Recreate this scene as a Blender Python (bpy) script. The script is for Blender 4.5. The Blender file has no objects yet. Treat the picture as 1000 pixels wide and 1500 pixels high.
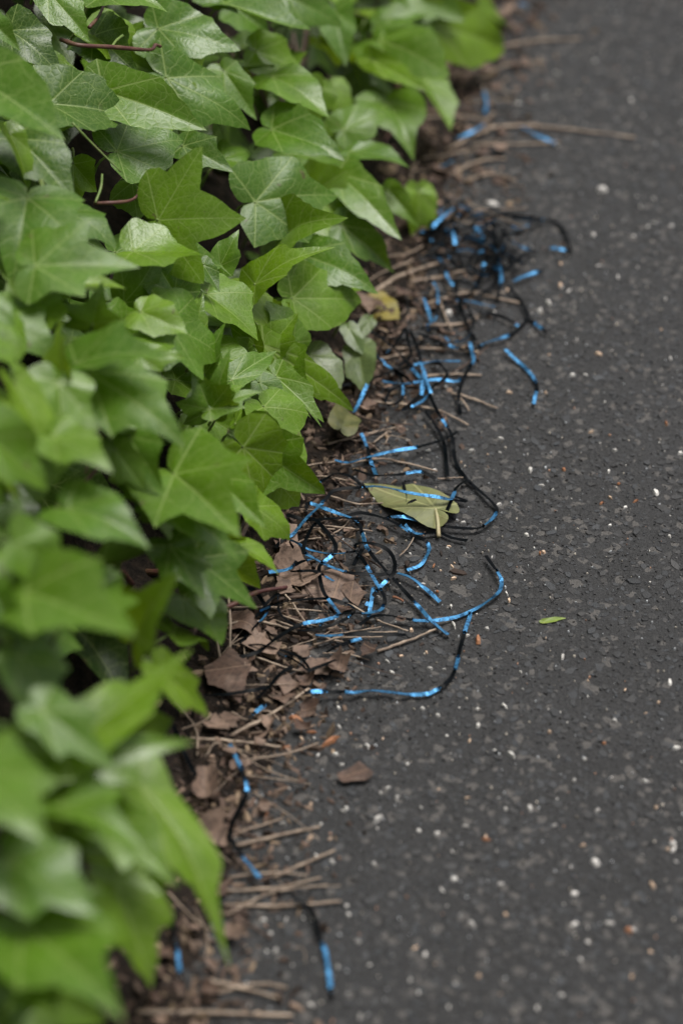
import bpy, math, random
import numpy as np
from mathutils import Vector, Matrix, noise
from mathutils.bvhtree import BVHTree

sc = bpy.context.scene
R = math.radians
random.seed(7)
rng = np.random.default_rng(7)

# ------------------------------------------------------------------ camera
CAM_H, PITCH, LENS = 1.25, 40.0, 85.0
FPX = LENS / 36.0 * 1500.0
CAM = np.array([0.0, 0.0, CAM_H])
sp_, cp_ = math.sin(R(PITCH)), math.cos(R(PITCH))
RIGHT = np.array([1.0, 0, 0]); FWD = np.array([0, cp_, -sp_]); UP = np.array([0, sp_, cp_])
cd = bpy.data.cameras.new('camera'); cam = bpy.data.objects.new('camera', cd)
sc.collection.objects.link(cam); sc.camera = cam
cam.location = CAM; cam.rotation_euler = (R(90 - PITCH), 0, 0)
cd.lens = LENS; cd.sensor_width = 36; cd.sensor_fit = 'AUTO'
cd.clip_start = 0.05; cd.clip_end = 2000
cd.dof.use_dof = True; cd.dof.aperture_fstop = 2.8; cd.dof.aperture_blades = 0
# ------------------------------------------------------------------ sky, sun, exposure
w = bpy.data.worlds.new('World'); sc.world = w; w.use_nodes = True
nt = w.node_tree
bg = nt.nodes['Background']; sky = nt.nodes.new('ShaderNodeTexSky')
sky.sky_type = 'NISHITA'; sky.sun_disc = False
SUN_EL, SUN_AZ = 72.0, 60.0          # soft light from high over the open path
sky.sun_elevation = R(SUN_EL); sky.sun_rotation = R(SUN_AZ)
sky.air_density = 1.0; sky.dust_density = 6.0; sky.ozone_density = 0.6
hs = nt.nodes.new('ShaderNodeHueSaturation'); hs.inputs['Saturation'].default_value = .28      # thin even cloud
nt.links.new(sky.outputs[0], hs.inputs['Color']); nt.links.new(hs.outputs[0], bg.inputs[0]); bg.inputs[1].default_value = 0.056
sl = bpy.data.lights.new('sun', 'SUN'); sun = bpy.data.objects.new('sun', sl); sc.collection.objects.link(sun)
sl.energy = 1.5; sl.angle = R(28); sl.color = (1.0, 0.97, 0.93)
sdir = Vector((math.sin(R(SUN_AZ)) * math.cos(R(SUN_EL)), math.cos(R(SUN_AZ)) * math.cos(R(SUN_EL)), math.sin(R(SUN_EL))))
sun.rotation_euler = sdir.to_track_quat('Z', 'Y').to_euler(); sun.location = (2, 1, 4)
sc.view_settings.view_transform = 'Standard'; sc.view_settings.look = 'None'
sc.view_settings.exposure = 1.15; sc.view_settings.gamma = 1.0
sc.render.engine = 'CYCLES'
sc.cycles.use_denoising = True
try:
    sc.cycles.denoiser = 'OPENIMAGEDENOISE'; sc.cycles.denoising_input_passes = 'RGB_ALBEDO_NORMAL'
    sc.cycles.denoising_prefilter = 'ACCURATE'
except Exception: pass
sc.cycles.use_adaptive_sampling = False
sc.cycles.max_bounces = 6; sc.cycles.diffuse_bounces = 3; sc.cycles.glossy_bounces = 2
sc.cycles.transmission_bounces = 4; sc.cycles.caustics_reflective = False; sc.cycles.caustics_refractive = False

# ------------------------------------------------------------------ picture geometry helpers
def ray(px, py):
    return FWD + RIGHT * ((px - 500.0) / FPX) + UP * ((750.0 - py) / FPX)
def ground(px, py, z=0.0):
    d = ray(px, py); t = (z - CAM_H) / d[2]
    return CAM + d * t
cd.dof.focus_distance = float(np.dot(ground(560, 835) - CAM, FWD))
E0 = ground(300, 1450); E1 = ground(730, 40)
ED = (E1 - E0) / np.linalg.norm(E1 - E0); EN = np.array([-ED[1], ED[0], 0.0])   # EN points into the ivy
def UV(p): q = np.asarray(p) - E0; return float(q @ EN), float(q @ ED)
def PT(u, v, z=0.0): p = E0 + EN * u + ED * v; return np.array([p[0], p[1], z])
PU = [-0.2, 0.0, .02, .05, .11, .135, .25, .40, .7, 1.2]
PH = [-0.05, 0.0, .035, .075, .14, .19, .32, .41, .46, .48]
def hedge_h(u, v):
    return float(np.interp(u, PU, PH)) + min(1, max(0, u / .1)) * (0.03 * noise.noise((v * 4.5, u * 5, 3.1)) + .085 * max(0, min(1, (.50 - v) / .35)))
def hedge_hit(px, py):
    d = ray(px, py); t = 0.75
    while t < 3.6:
        p = CAM + d * t; u, v = UV(p)
        if p[2] < hedge_h(u, v): return p
        t += 0.004
    return ground(px, py, 0.05)
def hedge_normal(u, v):
    e = 0.02
    du = (hedge_h(u + e, v) - hedge_h(u - e, v)) / (2 * e); dv = (hedge_h(u, v + e) - hedge_h(u, v - e)) / (2 * e)
    n = np.array([0, 0, 1.0]) - EN * du - ED * dv
    return n / np.linalg.norm(n)
def gz(x, y): return 0.0014 * noise.noise((x * 22, y * 22, 0)) + 0.0013 * noise.noise((x * 75, y * 75, 5))

# ------------------------------------------------------------------ object helpers
COL = sc.collection
def link(name, me, parent=None, loc=None):
    o = bpy.data.objects.new(name, me); COL.objects.link(o)
    if parent is not None: o.parent = parent
    if loc is not None: o.location = loc
    return o
def tag(o, label=None, cat=None, group=None, kind=None):
    for k, x in (('label', label), ('category', cat), ('group', group), ('kind', kind)):
        if x: o[k] = x
    return o
def norm(a): a = np.asarray(a, float); return a / (np.linalg.norm(a) + 1e-12)
def mesh(name, verts, faces, mats, smooth=True, fmat=None):
    me = bpy.data.meshes.new(name)
    me.from_pydata(verts.tolist() if hasattr(verts, 'tolist') else verts, [], faces)
    for m in mats: me.materials.append(m)
    if fmat is not None: me.polygons.foreach_set('material_index', fmat)
    me.polygons.foreach_set('use_smooth', [smooth] * len(me.polygons))
    return me
def tris_mesh(name, V, F, mat, smooth=False):
    me = bpy.data.meshes.new(name); V = np.ascontiguousarray(V, np.float32); F = np.ascontiguousarray(F, np.int32)
    me.vertices.add(len(V)); me.vertices.foreach_set('co', V.ravel())
    me.loops.add(F.size); me.loops.foreach_set('vertex_index', F.ravel())
    me.polygons.add(len(F)); me.polygons.foreach_set('loop_start', np.arange(0, F.size, F.shape[1], dtype=np.int32))
    me.polygons.foreach_set('use_smooth', np.full(len(F), smooth))
    me.update(calc_edges=True); me.materials.append(mat)
    return me
def vcol(me, name, C, domain='POINT'):
    a = me.attributes.new(name, 'FLOAT_COLOR', domain)
    a.data.foreach_set('color', np.ascontiguousarray(C, np.float32).ravel())

# ------------------------------------------------------------------ materials
class N:
    def __init__(s, name):
        s.m = bpy.data.materials.new(name); s.m.use_nodes = True; s.t = s.m.node_tree
        s.b = s.t.nodes['Principled BSDF']; s.out = s.t.nodes['Material Output']
    def n(s, typ, **k):
        o = s.t.nodes.new('ShaderNode' + typ)
        for a, x in k.items(): setattr(o, a, x)
        return o
    def l(s, a, b): s.t.links.new(a, b)
    def put(s, x, sock):
        if hasattr(x, 'links'): s.l(x, sock)
        else: sock.default_value = x
    def math(s, op, a, b=None, c=None, clamp=False):
        o = s.n('Math', operation=op, use_clamp=clamp); s.put(a, o.inputs[0])
        if b is not None: s.put(b, o.inputs[1])
        if c is not None: s.put(c, o.inputs[2])
        return o.outputs[0]
    def mix(s, f, a, b, bt='MIX'):
        o = s.n('Mix', data_type='RGBA', blend_type=bt); s.put(f, o.inputs[0])
        s.put(a if hasattr(a, 'links') else (*a, 1), o.inputs[6]); s.put(b if hasattr(b, 'links') else (*b, 1), o.inputs[7])
        return o.outputs[2]
    def noise(s, vec, scale, detail=3, rough=.55):
        o = s.n('TexNoise'); o.inputs['Scale'].default_value = scale; o.inputs['Detail'].default_value = detail
        o.inputs['Roughness'].default_value = rough
        if vec is not None: s.l(vec, o.inputs['Vector'])
        return o.outputs[0]
    def ramp(s, f, stops):
        o = s.n('ValToRGB'); s.l(f, o.inputs[0]); e = o.color_ramp.elements
        while len(e) < len(stops): e.new(0.5)
        for i, (p, c) in enumerate(stops): e[i].position = p; e[i].color = (*c, 1) if len(c) == 3 else c
        return o.outputs[0]
    def range(s, f, a, b, c=0., d=1., smooth=True):
        o = s.n('MapRange', interpolation_type='SMOOTHSTEP' if smooth else 'LINEAR')
        s.put(f, o.inputs[0]); o.inputs[1].default_value = a; o.inputs[2].default_value = b
        o.inputs[3].default_value = c; o.inputs[4].default_value = d
        return o.outputs[0]
    def bump(s, h, strength, dist, prev=None):
        o = s.n('Bump'); o.inputs['Strength'].default_value = strength; o.inputs['Distance'].default_value = dist
        s.l(h, o.inputs['Height'])
        if prev is not None: s.l(prev, o.inputs['Normal'])
        return o.outputs[0]
    def pos(s): return s.n('NewGeometry').outputs['Position']
    def objc(s): return s.n('TexCoord').outputs['Object']
    def attr(s, name): return s.n('Attribute', attribute_name=name).outputs
    def sep(s, c): o = s.n('SeparateColor'); s.l(c, o.inputs[0]); return o.outputs

def leaf_material():
    k = N('ivy_leaf')
    uv = k.n('UVMap', uv_map='blade').outputs[0]
    vs = k.n('SeparateXYZ'); k.l(k.n('UVMap', uv_map='vein').outputs[0], vs.inputs[0])
    s, t = vs.outputs[0], k.math('ABSOLUTE', vs.outputs[1])
    tone = k.sep(k.attr('tone')['Color'])
    # main veins, tapering towards the lobe tips
    wd = k.math('MULTIPLY_ADD', s, -0.010, 0.0135)
    m1 = k.math('SUBTRACT', 1.0, k.math('DIVIDE', t, k.math('MAXIMUM', wd, 0.003)), clamp=True)
    m1 = k.range(m1, 0.0, 0.55)
    # side veins leave the main ones at an angle
    wob = k.math('MULTIPLY', k.noise(uv, 6, 1), 0.16)
    ph = k.math('FRACT', k.math('ADD', k.math('MULTIPLY', k.math('SUBTRACT', k.math('ADD', s, wob), k.math('MULTIPLY', t, 0.85)), 6.0), k.math('MULTIPLY', tone[2], 3.0)))
    d2 = k.math('ABSOLUTE', k.math('SUBTRACT', ph, 0.5))
    m2 = k.range(d2, 0.0, 0.055, 1.0, 0.0)
    # fine net
    vo = k.n('TexVoronoi', feature='DISTANCE_TO_EDGE'); vo.inputs['Scale'].default_value = 15; k.l(uv, vo.inputs['Vector'])
    m3 = k.range(vo.outputs['Distance'], 0.0, 0.07, 1.0, 0.0)
    net = k.math('MAXIMUM', k.math('MULTIPLY', m2, 0.75), k.math('MULTIPLY', m3, 0.42))
    vein = k.math('MAXIMUM', m1, net)
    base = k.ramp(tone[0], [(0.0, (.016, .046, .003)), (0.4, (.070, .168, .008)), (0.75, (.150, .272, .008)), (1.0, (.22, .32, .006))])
    mot = k.noise(uv, 3.2, 4, .6)
    base = k.mix(k.range(mot, .35, .7, 0., .55), base, k.mix(0.5, base, (.09, .16, .008)), 'MIX')
    sp = k.range(k.noise(uv, 11, 3, .7), .60, .72, 0., 1.)
    old = k.mix(sp, (.13, .17, .075), (.085, .055, .035))
    spot = k.math('MULTIPLY', k.range(k.noise(uv, 5.5, 3, .6), .66, .71, 0., .8), k.range(tone[2], .55, .7))
    base = k.mix(spot, base, (.10, .075, .03))
    base = k.mix(tone[1], base, old)
    base = k.mix(k.range(k.noise(uv, 1.7, 3, .6), .38, .66, 0., .5), base, k.mix(.5, base, (.010, .035, .004)))
    pale = k.mix(0.6, base, (.33, .42, .13))
    col = k.mix(k.math('MULTIPLY', vein, 0.85), base, pale)
    k.l(col, k.b.inputs['Base Color'])
    k.b.inputs['Roughness'].default_value = .43
    k.l(k.math('ADD', k.math('MULTIPLY', mot, .2), k.math('MULTIPLY_ADD', tone[2], .16, .20)), k.b.inputs['Roughness'])
    k.b.inputs['Specular IOR Level'].default_value = .52
    h = k.math('SUBTRACT', k.math('MULTIPLY', k.range(vo.outputs['Distance'], 0, .3), .35), k.math('MULTIPLY', k.math('MAXIMUM', m1, k.math('MULTIPLY', m2, .6)), .7))
    h = k.math('ADD', h, k.math('MULTIPLY', k.noise(uv, 40, 2), .12))
    nb = k.bump(h, .22, .0012)
    k.l(nb, k.b.inputs['Normal'])
    tr = k.n('BsdfTranslucent'); k.l(k.mix(.55, col, (.26, .38, .006)), tr.inputs[0]); k.l(nb, tr.inputs['Normal'])
    mx = k.n('MixShader'); mx.inputs[0].default_value = .34
    k.l(k.b.outputs[0], mx.inputs[1]); k.l(tr.outputs[0], mx.inputs[2]); k.l(mx.outputs[0], k.out.inputs[0])
    return k.m

def brown_material():
    k = N('dry_leaf')
    tone = k.sep(k.attr('tone')['Color']); p = k.objc()
    vs = k.n('SeparateXYZ'); k.l(k.n('UVMap', uv_map='vein').outputs[0], vs.inputs[0])
    s, t = vs.outputs[0], k.math('ABSOLUTE', vs.outputs[1])
    base = k.ramp(tone[0], [(0, (.028, .014, .009)), (.35, (.082, .048, .034)), (.7, (.20, .138, .104)), (1, (.30, .20, .145))])
    ns = k.noise(p, 160, 5, .65)
    base = k.mix(k.range(ns, .42, .66, 0, .8), base, k.mix(.75, base, (.015, .010, .008)))
    base = k.mix(k.range(k.noise(p, 60, 3), .5, .75, 0, .5), base, (.24, .17, .13))
    m1 = k.range(t, .008, .022, 1, 0)
    ph = k.math('FRACT', k.math('MULTIPLY', k.math('SUBTRACT', s, k.math('MULTIPLY', t, .9)), 7.0))
    m2 = k.range(k.math('ABSOLUTE', k.math('SUBTRACT', ph, .5)), .0, .09, 1, 0)
    v = k.math('MAXIMUM', m1, k.math('MULTIPLY', m2, .5))
    k.l(k.mix(k.math('MULTIPLY', v, .4), base, (.27, .18, .12)), k.b.inputs['Base Color'])
    k.b.inputs['Roughness'].default_value = .7; k.b.inputs['Specular IOR Level'].default_value = .35
    k.l(k.bump(k.math('ADD', ns, k.math('MULTIPLY', v, .6)), .5, .001), k.b.inputs['Normal'])
    return k.m

def plain(name, cols, scale, rough, bump=.4, bd=.0006, spec=.4, metal=0.0, detail=4, coord='obj', stretch=None):
    k = N(name); p = k.objc() if coord == 'obj' else k.pos()
    if stretch:
        mp = k.n('Mapping'); mp.inputs['Scale'].default_value = stretch; k.l(p, mp.inputs[0]); p = mp.outputs[0]
    f = k.noise(p, scale, detail, .6)
    k.l(k.ramp(f, [(.3 + .4 * i / max(1, len(cols) - 1), c) for i, c in enumerate(cols)]), k.b.inputs['Base Color'])
    k.b.inputs['Roughness'].default_value = rough; k.b.inputs['Specular IOR Level'].default_value = spec; k.b.inputs['Metallic'].default_value = metal
    if bump: k.l(k.bump(k.noise(p, scale * 2.5, 3), bump, bd), k.b.inputs['Normal'])
    return k.m

def attr_material(name, rough, scale, bump, bd, spec=.4, vary=.4):
    k = N(name); p = k.pos(); c = k.attr('tint')['Color']; f = k.noise(p, scale, 4, .65)
    k.l(k.mix(k.range(f, .3, .7, 0, vary), c, k.mix(.65, c, (.02, .018, .017))), k.b.inputs['Base Color'])
    k.b.inputs['Roughness'].default_value = rough; k.b.inputs['Specular IOR Level'].default_value = spec
    k.l(k.bump(k.noise(p, scale * 1.7, 3), bump, bd), k.b.inputs['Normal'])
    return k.m

def asphalt_material():
    k = N('asphalt'); p = k.pos()
    f = k.noise(p, 900, 3, .7); g = k.noise(p, 9, 4, .6); d = k.noise(p, 260, 3, .6)
    base = k.ramp(f, [(.3, (.0085, .0084, .0085)), (.55, (.0255, .0253, .0255)), (.75, (.064, .063, .062))])
    base = k.mix(k.range(g, .35, .7, 0, .4), base, (.033, .033, .034))
    vo = k.n('TexVoronoi'); vo.inputs['Scale'].default_value = 170; k.l(p, vo.inputs['Vector'])
    vc = k.sep(vo.outputs['Color'])
    base = k.mix(k.range(vc[0], .86, .9, 0, .55), base, (.13, .12, .11))
    k.l(base, k.b.inputs['Base Color']); k.b.inputs['Roughness'].default_value = .72; k.b.inputs['Specular IOR Level'].default_value = .4
    b1 = k.bump(d, .8, .004); b2 = k.bump(f, .8, .0012, b1)
    k.l(b2, k.b.inputs['Normal'])
    return k.m

def ribbon_materials():
    k = N('ribbon_blue'); p = k.pos(); f = k.noise(p, 420, 4, .7); g = k.noise(p, 90, 2)
    cr = k.noise(p, 210, 2, .8); wr = k.noise(p, 1500, 2, .6)
    c1 = k.mix(k.range(cr, .50, .62, 0, .85), (.045, .178, .345), (.006, .035, .085))
    c1 = k.mix(k.range(f, .60, .68, 0, .5), c1, (.12, .26, .40))
    k.l(c1, k.b.inputs['Base Color'])
    k.b.inputs['Metallic'].default_value = .65; k.b.inputs['Specular IOR Level'].default_value = .4
    k.l(k.range(g, .3, .7, .36, .52), k.b.inputs['Roughness'])
    k.l(k.bump(wr, .25, .0004, k.bump(cr, .5, .0015)), k.b.inputs['Normal'])
    q = N('ribbon_black'); f = q.noise(q.pos(), 300, 3)
    q.l(q.mix(f, (.0010, .0012, .0015), (.002, .0035, .005)), q.b.inputs['Base Color'])
    q.b.inputs['Roughness'].default_value = .38; q.b.inputs['Specular IOR Level'].default_value = .05
    return [k.m, q.m]

M_LEAF = leaf_material(); M_BROWN = brown_material(); M_ASPH = asphalt_material(); M_RIB = ribbon_materials()
M_STONE = attr_material('aggregate', .62, 480, .8, .0012, .45, .6)
M_PALE = attr_material('pale_stone', .55, 420, .4, .0005, .4, .25)
M_CRUMB = attr_material('litter_crumb', .8, 350, .5, .0006, .3, .5)
M_SOIL = plain('soil', [(.005, .004, .003), (.014, .010, .0075), (.034, .023, .016)], 140, .9, .9, .004, .2, coord='pos')
M_TWIG = plain('twig_bark', [(.14, .10, .075), (.26, .20, .15), (.42, .33, .25)], 60, .75, .5, .0006, stretch=(1, 1, 1))
M_TWIGD = plain('twig_dark', [(.025, .018, .015), (.07, .045, .033), (.13, .085, .06)], 80, .75, .5, .0006)
M_STEM = plain('ivy_stem', [(.055, .018, .020), (.095, .038, .030), (.12, .075, .04)], 90, .5, .4, .0005)
M_PET = plain('ivy_petiole', [(.09, .15, .030), (.13, .19, .045), (.15, .16, .06)], 70, .5, .3, .0004)
M_PETO = plain('pale_petiole', [(.24, .22, .11), (.33, .31, .17), (.30, .24, .14)], 120, .55, .3, .0004)

# ------------------------------------------------------------------ ground, soil, path
o = link('ground', mesh('ground', [(-600, -600, -.09), (600, -600, -.09), (600, 600, -.09), (-600, 600, -.09)], [(0, 1, 2, 3)], [M_SOIL]))
tag(o, kind='structure')

# asphalt path: a finely uneven sheet near the camera, a plain one further off
def grid(u0, u1, v0, v1, step, zf):
    us = np.arange(u0, u1 + 1e-6, step); vs = np.arange(v0, v1 + 1e-6, step)
    V = np.zeros((len(us) * len(vs), 3)); i = 0
    for u in us:
        for v in vs:
            p = PT(u, v); V[i] = (p[0], p[1], zf(u, v, p)); i += 1
    a = np.arange(len(us) * len(vs)).reshape(len(us), len(vs))
    F = np.stack([a[:-1, :-1], a[1:, :-1], a[1:, 1:], a[:-1, 1:]], -1).reshape(-1, 4)[:, ::-1]
    return V, F
PU0, PU1, PV0, PV1 = -0.95, 0.10, -0.45, 2.3
V, F = grid(PU0, PU1, PV0, PV1, 0.006, lambda u, v, p: gz(p[0], p[1]))
far = np.array([PT(-2.6, -6, -.008), PT(.10, -6, -.008), PT(.10, 60, -.008), PT(-2.6, 60, -.008)])
n0 = len(V); V = np.vstack([V, far]); F = np.vstack([F, [[n0, n0 + 3, n0 + 2, n0 + 1]]])
path = link('path', tris_mesh('path', V, F, M_ASPH, True)); tag(path, kind='structure')
fl = path.data.polygons[0].normal.z
if fl < 0: path.data.flip_normals()

def prisms(P, Rad, Hgt, cols, nside=7, tilt=.12, flat=.78, sink=.0012, asp=.35):
    """many angular stones at once: a flat faceted top, sloping sides that run into the ground"""
    n = len(P); k = np.arange(nside)
    ang = (k[None, :] + rng.uniform(-.32, .32, (n, nside))) * (2 * np.pi / nside) + rng.uniform(0, 6.3, (n, 1))
    rr = Rad[:, None] * rng.uniform(.72, 1.15, (n, nside))
    el = rng.uniform(0, np.pi, (n, 1)); st = 1 + asp * rng.random((n, 1))
    x, y = rr * np.cos(ang) * st, rr * np.sin(ang) / st
    c, s = np.cos(el), np.sin(el); X, Y = c * x - s * y, s * x + c * y
    tx, ty = rng.normal(0, tilt, (n, 1)), rng.normal(0, tilt, (n, 1))
    top = np.stack([P[:, 0:1] + X * flat, P[:, 1:2] + Y * flat, P[:, 2:3] + Hgt[:, None] * rng.uniform(.75, 1.1, (n, nside)) + X * flat * tx + Y * flat * ty], -1)
    bot = np.stack([P[:, 0:1] + X, P[:, 1:2] + Y, np.repeat(P[:, 2:3] - sink, nside, 1)], -1)
    cen = np.stack([P[:, 0], P[:, 1], P[:, 2] + Hgt * rng.uniform(.95, 1.3, n)], -1)[:, None]
    Vv = np.concatenate([top, bot, cen], 1).reshape(-1, 3)
    b = (np.arange(n) * (2 * nside + 1))[:, None]; k1 = (k + 1) % nside
    f = np.concatenate([np.stack([b + k, b + k1, np.repeat(b + 2 * nside, nside, 1)], -1),
                        np.stack([b + nside + k, b + nside + k1, b + k1], -1),
                        np.stack([b + nside + k, b + k1, b + k], -1)], 1).reshape(-1, 3)
    C = np.ones((n, 2 * nside + 1, 4)); C[:, :, :3] = cols[:, None, :]
    return Vv, f, C.reshape(-1, 4)

# tightly packed aggregate: one uncountable layer of the path
def scatter(u0, u1, v0, v1, step, jit=.48):
    us = np.arange(u0, u1, step); vs = np.arange(v0, v1, step)
    g = np.stack(np.meshgrid(us, vs), -1).reshape(-1, 2) + rng.uniform(-jit, jit, (len(us) * len(vs), 2)) * step
    Pp = E0[None, :] + EN[None, :] * g[:, 0:1] + ED[None, :] * g[:, 1:2]
    return Pp
P = scatter(-0.80, 0.05, -0.30, 1.95, 0.0066)
P[:, 2] = [gz(a, b) for a, b in P[:, :2]]
n = len(P)
rad = np.clip(rng.gamma(7, .00040, n), .0012, .0062) ; hg = rng.uniform(-.0004, .0007, n) * (rad / .003) ** .5
bl = rng.random((n, 1)); lum = np.clip(rng.lognormal(math.log(.028), .26, (n, 1)), .02, .16)
cols = lum * ((1 - bl) * np.array([[1.02, .99, .96]]) + bl * np.array([[.86, .98, 1.12]]))
V, F, C = prisms(P, rad, hg, cols, 7, .07)
Q = scatter(-0.52, 0.03, -0.12, 1.65, 0.0050, .5); Q[:, 2] = [gz(a, b) for a, b in Q[:, :2]]; m = len(Q)      # smaller grains between the stones
r2 = .0005 + .0014 * rng.random(m) ** 2; l2 = np.clip(rng.lognormal(math.log(.040), .55, (m, 1)), .012, .16); b2 = rng.random((m, 1))
V2, F2, C2 = prisms(Q, r2, r2 * rng.uniform(.3, .9, m), l2 * ((1 - b2) * np.array([[1.06, .98, .90]]) + b2 * np.array([[.88, .98, 1.1]])), 4, .3, .6)
F = np.vstack([F, F2 + len(V)]); V = np.vstack([V, V2]); C = np.vstack([C, C2])
me = tris_mesh('aggregate', V, F, M_STONE); vcol(me, 'tint', C)
tag(link('aggregate', me, path), kind='stuff')
# fine pale grit
P = scatter(-0.80, 0.06, -0.30, 1.95, 0.0165, .5); P = P[rng.random(len(P)) < .95]
P[:, 2] = [gz(a, b) for a, b in P[:, :2]]; P[:, 2] += .0004
n = len(P); rad = .0004 + .0011 * rng.random(n) ** 1.6; lum = rng.uniform(.16, .62, (n, 1))
hue = rng.random((n, 1)); cols = lum * np.where(hue < .14, [[1.1, .62, .40]], np.where(hue < .5, [[1, .9, .75]], [[.95, .98, 1.0]]))
V, F, C = prisms(P, rad, rad * .8, cols, 5, .2, .6)
me = tris_mesh('grit', V, F, M_PALE); vcol(me, 'tint', C); tag(link('grit', me, path), kind='stuff')
# pale stones one can pick out, each its own piece of the path
STN = [(553, 1201, 13), (823, 963, 9), (775, 1183, 12), (870, 1265, 15), (955, 1297, 11), (640, 1048, 8), (700, 1063, 8), (804, 1073, 7), (874, 1188, 8),
       (984, 1238, 12), (748, 1106, 11), (497, 1066, 7), (537, 1092, 6), (770, 783, 8), (960, 722, 12), (776, 689, 10), (634, 691, 8), (690, 662, 8), (733, 643, 8),
       (837, 550, 8), (891, 690, 7), (995, 665, 8), (745, 880, 7), (741, 870, 6), (664, 848, 8), (664, 917, 9), (713, 922, 8), (629, 980, 8), (567, 970, 7), (574, 986, 6),
       (624, 956, 5), (915, 744, 7), (893, 729, 6), (792, 711, 8), (655, 804, 6), (720, 817, 5), (730, 740, 8), (660, 888, 6), (640, 1220, 8), (440, 1010, 7), (665, 1290, 10),
       (840, 1355, 10), (892, 1352, 10), (690, 1355, 12), (733, 1294, 8), (860, 1380, 8), (927, 1362, 9), (455, 1180, 8), (370, 1175, 12), (500, 1120, 7), (840, 1310, 11), (720, 300, 14),
       (803, 445, 9), (875, 520, 8), (790, 455, 10), (657, 460, 12), (880, 280, 14), (820, 420, 8), (980, 1000, 9), (990, 1095, 10), (900, 660, 8), (680, 510, 8)]
def single_stone(px, py, w, label=None):
    g = ground(px, py); d = np.linalg.norm(g - CAM); r = max(.001, w / FPX * d * .58)
    q = np.array([[0, 0, 0.0]]); lu = random.uniform(.35, .75); h = random.random()
    c = np.array([[lu, lu * .96, lu * .89]]) if h < .8 else np.array([[lu, lu * .72, lu * .50]])
    V, F, C = prisms(q, np.array([r]), np.array([r * random.uniform(.5, .9)]), c, 8, .15, .6, .001, .7)
    me = tris_mesh('stone', V, F, M_PALE, False); vcol(me, 'tint', C)
    link('stone', me, path, (g[0], g[1], gz(g[0], g[1]) + .0002))
for a in STN: single_stone(*a)
k = 0
while k < 235:
    y = random.uniform(60, 1495); x = random.uniform(360, 998)
    if UV(ground(x, y))[0] > -.01: continue
    single_stone(x, y, random.choice((3, 3.5, 4, 5, 6, 7)) * (.75 + .5 * y / 1500)); k += 1

# soil bank under the ivy; it dips under the asphalt along an uneven edge
def soilz(u, v, p):
    e = .012 * noise.noise((v * 14, 0, 2)) + .006 * noise.noise((v * 45, 0, 8))
    h = np.interp(u + e, [-.045, -.005, .015, .07, .14, .3, .6, 1.5], [-.012, -.0035, .003, .007, .03, .17, .28, .33])
    return h + (.004 * noise.noise((p[0] * 60, p[1] * 60, 1)) + .006 * noise.noise((p[0] * 18, p[1] * 18, 4))) * min(1, max(0, (u + .03) / .05))
V, F = grid(-.05, 1.4, -.9, 3.2, .012, soilz)
so = link('soil', tris_mesh('soil', V, F, M_SOIL, True)); tag(so, kind='structure')
if so.data.polygons[0].normal.z < 0: so.data.flip_normals()

# ------------------------------------------------------------------ leaf builder
def smooth_r(th, A):
    """outline radius at angle th (deg from the tip), A = list of (angle, radius, power towards the next sinus)"""
    th = abs(th)
    for (a0, r0, p0), (a1, r1, p1) in zip(A[:-1], A[1:]):
        if a0 <= th <= a1:
            x = (th - a0) / (a1 - a0)
            if r0 >= r1 and p0 > 0: return r1 + (r0 - r1) * (.66 * (1 - x) ** (p0 * 1.25) + .34 * (1 - x) ** .8)         # lobe tip falling to a sinus
            if r1 > r0 and p1 > 0: return r0 + (r1 - r0) * (.66 * x ** (p1 * 1.25) + .34 * x ** .8)               # sinus rising to a lobe tip
            return r0 + (r1 - r0) * x ** 2.4                                     # rounded base
    return A[-1][1]

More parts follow.
